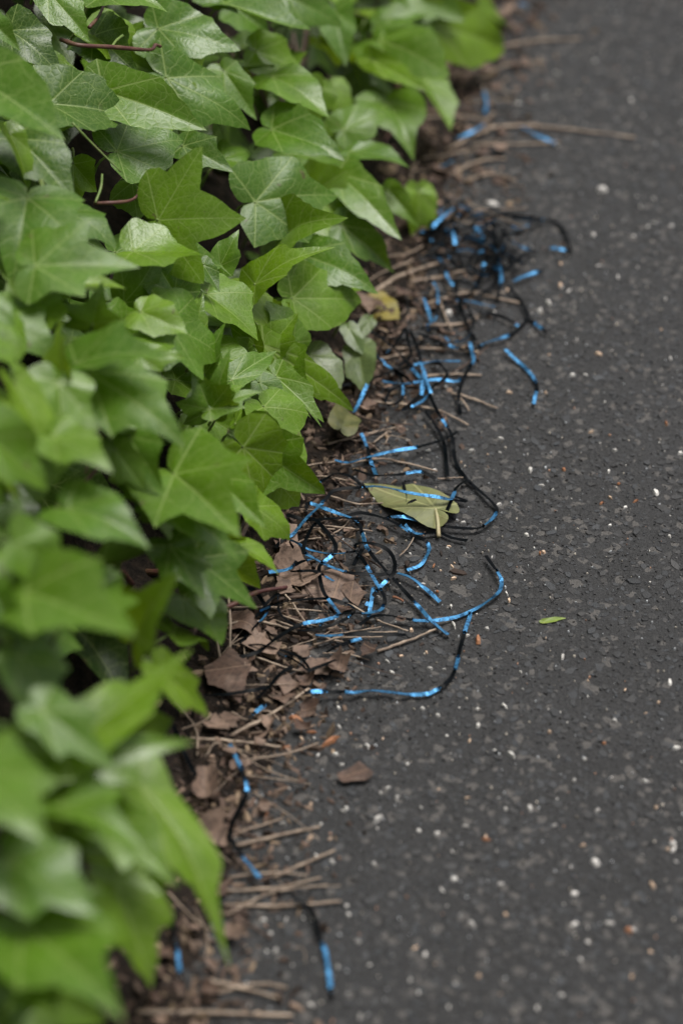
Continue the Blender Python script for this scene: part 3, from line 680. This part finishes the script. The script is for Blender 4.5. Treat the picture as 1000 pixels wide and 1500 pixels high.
_v = kk.math('MAXIMUM', kk.range(_t, .006, .02, 1, 0), kk.math('MULTIPLY', kk.range(kk.math('ABSOLUTE', kk.math('SUBTRACT', _ph, .5)), 0, .06, 1, 0), .5))
kk.l(kk.mix(kk.math('MULTIPLY', _v, .5), kk.ramp(_f, [(.3, (.075, .085, .024)), (.55, (.135, .145, .050)), (.75, (.11, .095, .035))]), (.30, .30, .13)), kk.b.inputs['Base Color'])
kk.b.inputs['Roughness'].default_value = .6; kk.l(kk.bump(_v, .4, .0008), kk.b.inputs['Normal']); M_OLIVE = kk.m
o, B = placed_leaf('fallen_leaf', 'wilted olive green ivy leaf lying upside down under a blue ribbon', (637, 758), (532, 713), (0, 0, 1), .52, .6, .2, 0, M_OLIVE,
                   lobe=.35, nseg=5, nrad=8, fold=-.10, droop=.2, wave=.11, seed=11, powr=1.2)
pv = spline([np.array([0, 0, .007]), ground(640, 772) - B + [0, 0, .008], ground(642, 792) - B + [0, 0, .004]], 5)
V, F = tube_geo(pv, np.linspace(.0013, .0018, len(pv)), 7); link('petiole', mesh('petiole', V, F, [M_PETO]), o)
M_DULL = plain('dull_olive_leaf', [(.035, .040, .012), (.075, .080, .022), (.11, .10, .035)], 80, .6, .3, .0005)
M_GOLD = plain('golden_leaf', [(.09, .08, .015), (.19, .15, .02), (.15, .13, .03)], 60, .6, .3, .0005)
M_YEL = plain('yellow_green_leaf', [(.11, .17, .018), (.15, .21, .03), (.19, .21, .05)], 90, .5, .3, .0004)
placed_leaf('fallen_leaf', 'tiny bright yellow green leaf lying alone on the bare asphalt', (796, 911), (829, 906), (0, -.3, 1), .34, .9, 0, 0, M_YEL, kind='oval', fold=.35, droop=-.1, wave=.06, seed=2)
placed_leaf('fallen_leaf', 'yellowing leaf half buried in the litter below a pointed ivy leaf', (500, 655), (522, 612), (.3, -.4, 1), .55, .8, .3, 0, M_DULL, lobe=.3, fold=.3, droop=.3, wave=.12, seed=3)
placed_leaf('fallen_leaf', 'golden yellow leaf in the shade of the ivy behind the litter', (540, 455), (585, 478), (.1, -.2, 1), .9, .8, .3, 0, M_GOLD, lobe=.3, fold=.1, droop=.3, wave=.1, seed=4)

# twigs and straws
GT = 'dry twigs and straws along the path edge'
LT = 'thin dry tan straw lying in the litter beside the ivy'
def twig(pts, wpx, mat=None, z=.003, label=LT, group=GT, lift=None):
    q = []
    for i, (px, py) in enumerate(pts):
        g = ground(px, py); g[2] = base_z(g) + z + (lift[i] if lift else 0); q.append(g)
    d = np.linalg.norm(q[0] - CAM); r = wpx / FPX * d * .29
    s = spline(q, 6); s += rng.normal(0, r * .22, s.shape)
    s[:, 2] = np.maximum(s[:, 2], r * .7)
    rad = r * np.linspace(1.1, .75, len(s)) * (1 + .13 * rng.standard_normal(len(s)).clip(-1.5, 1.5))
    o0 = s[0].copy(); V, F = tube_geo(s - o0, rad, 7)
    if label == LT: label = ('dark ' if mat is M_TWIGD else 'tan ') + ('short straw ' if abs(pts[0][0] - pts[-1][0]) < 50 else 'long straw ') + region(pts[1][1])
    return tag(link('twig', mesh('twig', V, F, [mat or M_TWIG]), None, o0), label, 'twig', group)
TW = [([(552, 958), (600, 940), (645, 924)], 8, 'stout tan twig ending beside the big ribbon loop'), ([(455, 873), (490, 864), (540, 861)], 5, 'pale straw resting on a broad brown dead leaf'),
      ([(338, 1088), (395, 1055), (453, 1012)], 9, 'straight pale stick lying over brown leaves below the ribbons'), ([(280, 1092), (350, 1096), (412, 1098)], 8, 'horizontal grey brown stick near the short blue ribbon'),
      ([(405, 928), (450, 932), (505, 945)], 6, None), ([(480, 934), (520, 928), (558, 921)], 4, None), ([(500, 938), (540, 936), (560, 935)], 4, None),
      ([(340, 905), (400, 902), (480, 900)], 6, None), ([(330, 928), (380, 925), (435, 935)], 7, None), ([(360, 965), (400, 980), (445, 988)], 6, None),
      ([(480, 658), (520, 645), (580, 630)], 6, None), ([(500, 690), (560, 677), (640, 694)], 6, 'pale forked straw under the straight blue ribbon'), ([(420, 700), (460, 690), (500, 684)], 5, None),
      ([(545, 595), (600, 598), (640, 605), (686, 627)], 6, 'long tan straw crossing the black ribbons above the olive leaf'), ([(660, 580), (700, 590), (728, 603)], 6, None), ([(590, 560), (650, 553), (705, 553)], 7, None),
      ([(545, 437), (590, 408), (650, 388)], 12, 'thick bent grey twig poking out from under the ivy'), ([(520, 545), (560, 530), (610, 520)], 8, None), ([(560, 520), (640, 515), (700, 520)], 7, None),
      ([(620, 452), (680, 435), (760, 448)], 9, None), ([(600, 420), (650, 408), (700, 395)], 8, None), ([(640, 330), (700, 312), (770, 310)], 9, None), ([(620, 480), (670, 478), (700, 470)], 8, None),
      ([(655, 225), (720, 192), (790, 185)], 12, None), ([(700, 190), (800, 190), (930, 205)], 11, 'long thin stalk reaching far onto the path at the back'), ([(680, 270), (720, 260), (755, 270)], 12, None),
      ([(690, 215), (760, 215), (820, 212)], 10, None), ([(700, 120), (740, 100), (800, 95)], 10, None), ([(720, 75), (780, 65), (850, 60)], 12, None), ([(660, 260), (700, 240), (740, 235)], 12, None),
      ([(345, 1245), (410, 1228), (468, 1215)], 9, 'split tan stick end on the asphalt below the brown chip'), ([(350, 1225), (385, 1212), (415, 1203)], 7, None), ([(400, 1290), (450, 1268), (490, 1250)], 8, None),
      ([(330, 1330), (420, 1330), (500, 1325)], 9, None), ([(330, 1310), (400, 1305), (470, 1290)], 8, None), ([(335, 1290), (400, 1283), (450, 1286)], 7, None), ([(300, 1440), (350, 1452), (415, 1468)], 11, None),
      ([(200, 1495), (320, 1488), (430, 1492)], 12, None), ([(310, 1460), (380, 1445), (420, 1450)], 9, None), ([(330, 1345), (400, 1312), (480, 1300)], 7, None), ([(640, 707), (665, 705), (678, 704)], 4, None),
      ([(430, 790), (460, 782), (490, 780)], 5, None), ([(480, 790), (500, 778), (515, 762)], 4, None), ([(470, 775), (510, 778), (545, 782)], 5, None), ([(405, 830), (440, 800), (470, 795)], 5, None), ([(484, 733), (520, 742), (560, 742)], 5, None)]
for p, wd, lb in TW: twig(p, wd * (.62 if p[0][1] < 350 else 1), label=lb or LT)
twig([(400, 893), (440, 884), (485, 872)], 11, M_TWIGD, label='dark rotten stick lying under the broad brown dead leaf')
twig([(338, 978), (338, 930), (335, 893)], 6, None, .002, 'upright forked dry stem standing at the ivy edge', lift=[.0, .018, .03])
twig([(324, 978), (315, 945), (309, 920)], 6, None, .002, 'short slanting dry stem standing at the ivy edge', lift=[.0, .012, .02])
twig([(575, 878), (582, 881), (590, 886)], 7, plain('cork', [(.10, .04, .02), (.20, .09, .05)], 150, .8), label='short stubby rust brown twig bit beside the ribbon knot', group=None)
k = 0
while k < 190:
    v = random.uniform(-.25, 1.9); u = random.gauss(.0, .04)
    if not -.10 < u < .10: continue
    p = PT(u, v, 0); L = random.choice((.015, .025, .035, .05, .065)); a = random.gauss(math.pi, .8) if random.random() < .6 else random.uniform(0, 6.28)
    dv = EN * math.cos(a) + ED * math.sin(a); pts = []
    for f in (-.5, 0, .5):
        q = p + dv * L * f + np.array([random.gauss(0, .003), random.gauss(0, .003), 0]) - CAM; dz = q @ FWD
        pts.append((500 + FPX * (q @ RIGHT) / dz, 750 - FPX * (q @ UP) / dz))
    twig(pts, random.choice((1.6, 2, 2.5, 3, 4, 5)), random.choice((M_TWIG, M_TWIG, M_TWIG, M_TWIGD)), random.uniform(.002, .007)); k += 1
# loose seeds and chips on the bare asphalt
M_ORG = plain('orange_chip', [(.16, .06, .03), (.30, .13, .06), (.36, .19, .10)], 160, .7)
for px, py, wd, lb in [(483, 1088, 19, 'smooth orange brown seed on the asphalt beside the sticks'), (433, 1055, 18, None), (640, 868, 5, None), (635, 832, 6, None), (693, 895, 8, None), (790, 812, 6, None), (700, 940, 14, None),
                       (420, 1096, 9, None), (455, 1075, 9, None), (390, 1195, 10, None), (825, 688, 7, None), (884, 1090, 7, None), (920, 1363, 12, None), (712, 1230, 9, None), (880, 738, 6, None), (905, 710, 6, None), (975, 620, 8, None), (930, 735, 6, None)]:
    g = ground(px, py); r = wd / FPX * np.linalg.norm(g - CAM) * .5
    V, F, C = prisms(np.zeros((1, 3)), np.array([r]), np.array([r * .55]), np.ones((1, 3)), 9, .15, .62, .0005, 1.0)
    tag(link('chip', tris_mesh('chip', V, F, M_ORG, False), None, (g[0], g[1], gz(g[0], g[1]) + .001)), lb or 'tiny orange brown chip lying on the asphalt', 'chip', None if lb else 'orange chips on the asphalt')

# ------------------------------------------------------------------ ribbons
GR = 'tangled blue and black ribbons'
LR = 'glossy strip of blue and black ribbon tangled in the litter at the path edge'
def ribbon(spec, label=LR, z=.0025, width=.0031, seed=None):
    """spec: 'x,y,state[,height mm]; ...' state B = blue face up, K = black face up, E = standing on edge"""
    rs = random.Random(spec if seed is None else seed); cp, st, hz = [], [], []
    for it in spec.split(';'):
        a = it.split(','); cp.append((float(a[0]), float(a[1]))); st.append(a[2].strip()); hz.append(float(a[3]) * .001 if len(a) > 3 else rs.uniform(0, .004))
    pts = []
    for (x, y), h in zip(cp, hz):
        g = ground(x, y, z + h); b = base_z(g); g[2] = max(z, b + .0015) + h + .0045 * min(1, max(0, (UV(g)[0] + .07) / .05)); pts.append(g)
    per = 14; C = spline(pts, per); n = len(C)
    # twist along the strip
    ang0 = {'B': 0.0, 'K': math.pi, 'E': math.pi / 2}; A = [ang0[st[0]]]
    for a, b in zip(st[:-1], st[1:]):
        d = ang0[b] - ang0[a]
        if a != b: d = d if rs.random() < .5 else (d - 2 * math.pi if d > 0 else d + 2 * math.pi) if abs(d) > 2 else d
        A.append(A[-1] + d)
    tw = np.zeros(n)
    for i in range(n):
        s = min(i / per, len(cp) - 1 - 1e-6); j = int(s); f = s - j; f = min(1, max(0, (f - .38) / .24)); f = f * f * (3 - 2 * f)
        tw[i] = A[j] * (1 - f) + A[j + 1] * f
    ph1, ph2 = rs.uniform(0, 6.28), rs.uniform(0, 6.28); ss = np.concatenate([[0], np.cumsum(np.linalg.norm(np.diff(C, axis=0), axis=1))])
    tw += .34 * np.sin(ss * 75 + ph1) + .12 * np.sin(ss * 240 + ph2)
    V = []; F = []; fm = []
    for i in range(n):
        t = norm(C[min(i + 1, n - 1)] - C[max(i - 1, 0)]); sd = norm(np.cross(t, UPZ)); up = np.cross(sd, t)
        c, s = math.cos(tw[i]), math.sin(tw[i]); wv = sd * c + up * s; nv = np.cross(wv, t); hw = width / 2
        cen = C[i] + UPZ * (abs(s) * hw * .85); th = .00012
        V += [cen - wv * hw + nv * th, cen + wv * hw + nv * th, cen + wv * hw - nv * th, cen - wv * hw - nv * th]
    for i in range(n - 1):
        a, b = i * 4, i * 4 + 4
        for q, (p0, p1) in enumerate(((0, 1), (1, 2), (2, 3), (3, 0))): F.append((a + p0, a + p1, b + p1, b + p0)); fm.append(0 if q == 0 else 1)
    F += [(3, 2, 1, 0), tuple((n - 1) * 4 + k for k in range(4))]; fm += [1, 1]
    if label == LR:
        nb = st.count('B'); label = ('bright blue ribbon strip ' if nb == len(st) else 'plain black ribbon strip ' if nb == 0 else 'mostly blue ribbon strip ' if nb * 2 > len(st) else 'mostly black ribbon strip ') + region(cp[len(cp) // 2][1])
    V = np.array(V); o0 = pts[0].copy(); me = mesh('ribbon', V - o0, F, M_RIB, False, fm)
    return tag(link('ribbon', me, None, o0), label, 'ribbon', GR)
RB = [
 ('430,1318,K;455,1335,K;468,1370,K;477,1398,B;483,1436,B;486,1462,K', 'short ribbon with a blue end lying alone low on the asphalt'),
 ('337,1104,B;352,1133,B;356,1143,K;362,1160,B;358,1178,K;344,1204,K;337,1232,K;350,1253,K;362,1270,B;381,1292,B', 'wavy ribbon with three blue patches beside the arched rust brown leaf'),
 ('255,1080,K;270,1112,K;287,1144,K', 'short straight black ribbon under the ivy beside the sticks'),
 ('250,1350,K;258,1385,K;262,1412,B;264,1432,B', 'ribbon end showing blue in the shade under the ivy'),
 ('300,1034,K,7;330,1028,K,8;372,1021,K,7;390,1016,K,3', 'black ribbon lying across the flat square brown leaf'),
 ('446,1022,K;462,1020,B;490,1019,K;515,1018,B;530,1016,B;545,1014,B;565,1014,B;585,1016,B;605,1018,B;625,1017,B;637,1012,B;650,1004,K;662,990,K;669,972,B;673,952,K;678,934,K;682,920,B;688,902,B;686,897,K', 'ribbon curving down from the big loop to a blue stretch on the asphalt'),
 ('711,814,K,4;722,830,K,3;731,843,B;734,852,B;731,866,B;716,880,B;696,892,B;668,904,B;640,909,B,3;612,909,B,3;594,907,K,3;562,904,K,4;543,908,K,3;526,920,K', 'long ribbon loop opening onto the bare asphalt with a broad blue side'),
 ('398,950,K,3;430,930,K,4;452,919,B,4;470,916,B,4;489,911,B,4;500,906,K,3;522,904,K,3;534,903,B,3;548,900,B,4;558,896,B,4;563,885,K,5;561,874,K,5;552,860,B,6;541,842,B,5;531,826,K,5;520,815,E,5;523,803,K,8;546,802,K,9;569,811,K,8;578,829,K,8;574,846,K,6;560,860,B,4;546,878,K,3;536,892,B', 'knotted ribbon winding round itself with a small upright loop'),
 ('547,864,B,3;544,882,B,3;540,908,B', None),
 ('528,782,K;532,793,B;536,806,B,3;546,820,K,4;565,840,K,5;581,856,K,4;600,876,K,3;614,890,B;628,906,B;643,920,B,2;656,930,B,1', 'straight diagonal ribbon running from the ribbon knot under the big loop'),
 ('582,842,B;600,847,B;621,861,B;644,882,B', 'short pale blue ribbon end beside the ribbon knot'),
 ('394,852,B,6;420,841,B,7;440,833,K,8;457,829,B,8', 'blue ribbon lying on the rolled tan dead leaf'),
 ('445,818,K,6;453,824,B,6;474,833,B,6;498,842,B,5;515,846,K,5;545,847,K,5;568,843,K,5;578,832,K,7', None),
 ('476,829,B,6;468,838,K,6;468,852,K,6;474,874,K,6;485,890,B,5;497,906,B,5', 'thin black ribbon arc hanging over the broad brown dead leaf'),
 ('404,812,K,4;414,804,K,5;430,790,B,6;450,768,B,8;466,750,B,8;480,734,K,8;490,725,K,8;520,721,K,8;544,719,B,9;562,720,B,14;600,725,B,17;640,729,B,14;659,731,B,9;664,724,B,6;668,715,K,4;680,706,K,3;690,706,K,2', 'blue ribbon stretched right across the wilted olive leaf'),
 ('661,733,K,8;655,746,K,6;648,761,K,4;642,770,K,2', None),
 ('619,553,B;622,566,B;628,581,K;640,606,K;651,622,B;658,632,K;663,646,K;664,662,K;669,682,K;682,701,K;705,722,K;722,738,K;727,748,K;723,757,B;713,767,B;700,774,K;670,773,K;640,770,K', 'long black ribbon running down and hooking round below the olive leaf tip'),
 ('622,606,K;637,626,K;646,641,K;651,656,K;653,676,K;655,698,K', None),
 ('490,686,B;512,684,B,3;540,676,B,4;572,668,B,5;604,661,B,5;616,657,K,4;640,649,K,4;658,641,K,4;670,632,K,3', 'straight ribbon showing blue on its near half above the olive leaf'),
 ('529,641,B;535,656,B;540,672,K;545,688,B;551,704,B', None),
 ('518,694,K;548,703,K;585,700,K,3;598,697,B,4;612,694,B,4;624,697,K,4;638,703,K', None),
 ('465,718,B;476,712,K;492,705,K;510,703,K,4;520,709,K,4;530,718,K', None),
 ('448,760,E;450,746,K;458,745,B;472,751,B;490,758,B;508,763,B;520,768,B;527,776,K;530,790,K', None),
 ('505,763,K;530,758,K;560,764,K;580,771,K;592,778,B;606,786,K;621,792,K;627,799,B;628,807,B;621,821,B;613,830,B;596,837,B', 'ribbon with a zigzag blue end curling on the asphalt below the olive leaf'),
 ('560,765,K;580,761,B;600,762,B;622,767,B', None),
 ('593,771,B;600,779,B;613,784,B;628,782,K;646,782,K;662,788,K;684,792,K', 'black ribbon end lying under the stalk of the olive leaf'),
 ('448,764,K,6;462,772,K,7;480,788,K,9;490,802,K,8;491,815,K,7;482,824,B,6;470,835,B,5', 'black ribbon arch standing over the tan dead leaves'),
 ('470,768,K,5;456,785,K,5;446,803,K,6;444,820,K,6', None),
 ('420,765,K;450,768,K;490,766,K;530,766,K', None),
 ('462,937,B;478,938,B;497,937,B;512,934,K;550,932,K;594,930,K', 'straight black ribbon with one short blue end over two straws'),
 ('478,963,K;492,954,K;508,947,K;518,943,B;529,940,B', None), ('450,990,K,6;470,982,K,6;492,973,K,3', None), ('378,1032,K;395,1014,K;412,996,K;428,984,K', None), ('365,1060,K;380,1048,B;395,1040,K', None),
 ('340,880,K;370,878,K;392,905,K', None), ('400,948,K;375,965,K;350,975,K', None), ('517,835,K;530,812,K;545,795,K,4', None),
 ('626,348,K;634,338,B,8;648,324,B,10;660,314,B,8;668,309,K,6;676,309,B,6;684,313,B,3;694,315,K', 'bundle end of ribbon showing blue beside the ivy at the tangle'),
 ('626,352,K;636,374,K;644,386,B;650,396,K;655,412,B;661,420,B;670,430,K', None), ('640,346,K,6;660,343,B,9;664,352,B,9;666,364,B,6', None),
 ('668,373,B,5;684,370,B,7;702,373,B,6;710,362,K,5;704,346,B,8;696,337,B,9;712,337,B,8', None), ('684,352,B,5;696,346,B,6', None),
 ('630,356,K,4;660,345,K,6;690,337,K,8;715,332,K,8;742,328,K,5;757,336,B,3;770,332,B,3;780,326,K;800,323,K;818,330,K;830,348,K;836,368,K', 'thin black ribbon loop reaching out from the tangle onto the path'),
 ('712,334,K,10;720,352,K,10;727,372,K,9;731,390,B,9;734,408,B,7;731,424,K,5;728,438,K,2', 'broad ribbon hanging down out of the tangle with a blue middle'),
 ('730,338,K,6;745,350,K,6;754,357,B,4;764,362,B,3;786,369,K', None), ('712,380,K;708,392,B;702,408,K;696,424,B', None), ('806,363,B;822,366,B;836,367,K', None), ('752,412,B;764,406,B;780,401,B;796,396,K', None),
 ('690,340,K,8;720,345,K,8;735,352,K,6', None), ('640,340,K,6;690,350,K,8;722,342,K,8', None), ('722,335,K,12;728,370,K,10;729,400,K,8', None),
 ('744,419,K;757,434,K;768,452,K;772,464,K;764,478,K;750,489,K;738,494,B;722,499,B;706,505,B;696,511,K;676,514,K;660,511,B;648,507,K;610,494,K', 'wide open ribbon loop, black with a blue stretch, below the tangle'),
 ('768,462,K;778,470,K;788,478,B;800,488,K', None), ('668,444,B;686,444,B;704,447,B;724,450,B', None), ('620,443,B;627,462,B;632,480,B', None),
 ('688,503,B,5;691,516,B,5;693,530,B,4;684,544,K;676,562,K;671,584,K;674,608,K', None), ('668,450,K;682,474,K;696,500,K', None), ('700,460,K;725,462,K;748,470,K;758,478,B', None),
 ('515,486,K;556,506,K;586,526,K,3;598,540,K,4;606,550,B,4;616,560,B,3', None), ('606,541,B,6;622,537,B,6;645,533,B,5;674,531,B,4', 'bright blue ribbon crossing over other strips in the litter'),
 ('614,536,B,8;620,548,B,8;624,562,B,7;631,580,B,4', None), ('618,566,B,6;617,584,B,4', None), ('560,565,B;578,568,B;596,568,B,4;612,565,B,5;632,561,B,5;650,560,B,4;668,560,B,3;676,556,K', None),
 ('518,614,B,4;528,594,B,5;538,574,B,5', 'short blue ribbon piece standing alone beside the pointed ivy tip'), ('485,578,K;530,572,K;570,552,K;604,541,K,4', None),
 ('740,512,B;752,524,B;764,535,B;780,552,B;786,568,K;784,578,B;781,592,B', 'thin curved blue ribbon lying out on the clean asphalt'), ('560,506,K;590,503,K;612,512,K', None), ('600,490,K;612,520,K;618,545,K', None),
 ('708,140,B;712,156,B;710,172,B', None), ('660,212,K;676,206,B;692,199,B;708,188,B', None), ('762,188,B;776,194,B;794,202,B;812,210,B', None), ('645,252,B;655,246,B;664,240,B', None), ('604,290,B;612,288,B', None),
 ('700,172,K;740,164,K;780,170,K', None), ('760,10,B;772,14,B', None)]
for sp, lb in RB: ribbon(sp, lb or LR)

# long dark strands looping through the tangles
def strand(cx, cy, rx, ry, turns, hmax, blue, width):
    rs = random; a = rs.uniform(0, 6.28); m = rs.randint(6, 10); x, y = cx + rx * rs.uniform(-.8, .8), cy + ry * rs.uniform(-.8, .8); out = []
    stp = .30 * (rx + ry) * rs.uniform(.6, 1.3); cur = rs.choice((-1, 1)) * turns * rs.uniform(.5, 1.3)
    for i in range(m):
        ed = 'B' if rs.random() < blue else 'K' if rs.random() < .8 else 'E'
        out.append('%.0f,%.0f,%s,%.1f' % (x, y, ed, rs.uniform(0, hmax)))
        a += cur + rs.gauss(0, .35); x += math.cos(a) * stp; y += math.sin(a) * stp * .62
        if abs(x - cx) > rx or abs(y - cy) > ry: a = math.atan2(cy - y, cx - x) + rs.gauss(0, .5)
    ribbon(';'.join(out), LR, width=width)
for i in range(13): strand(695, 352, 62, 40, .7, 16, .04, random.uniform(.0022, .0032))
for i in range(4): strand(700, 465, 75, 50, .45, 7, .10, random.uniform(.0020, .0028))
for i in range(4): strand(600, 550, 75, 45, .4, 7, .12, random.uniform(.0020, .0028))
for i in range(1): strand(590, 690, 80, 50, .5, 5, .10, random.uniform(.0018, .0026))
for i in range(1): strand(510, 840, 75, 55, .6, 7, .16, random.uniform(.0018, .0026))
for i in range(3): strand(430, 930, 70, 45, .4, 4, .12, random.uniform(.0018, .0026))
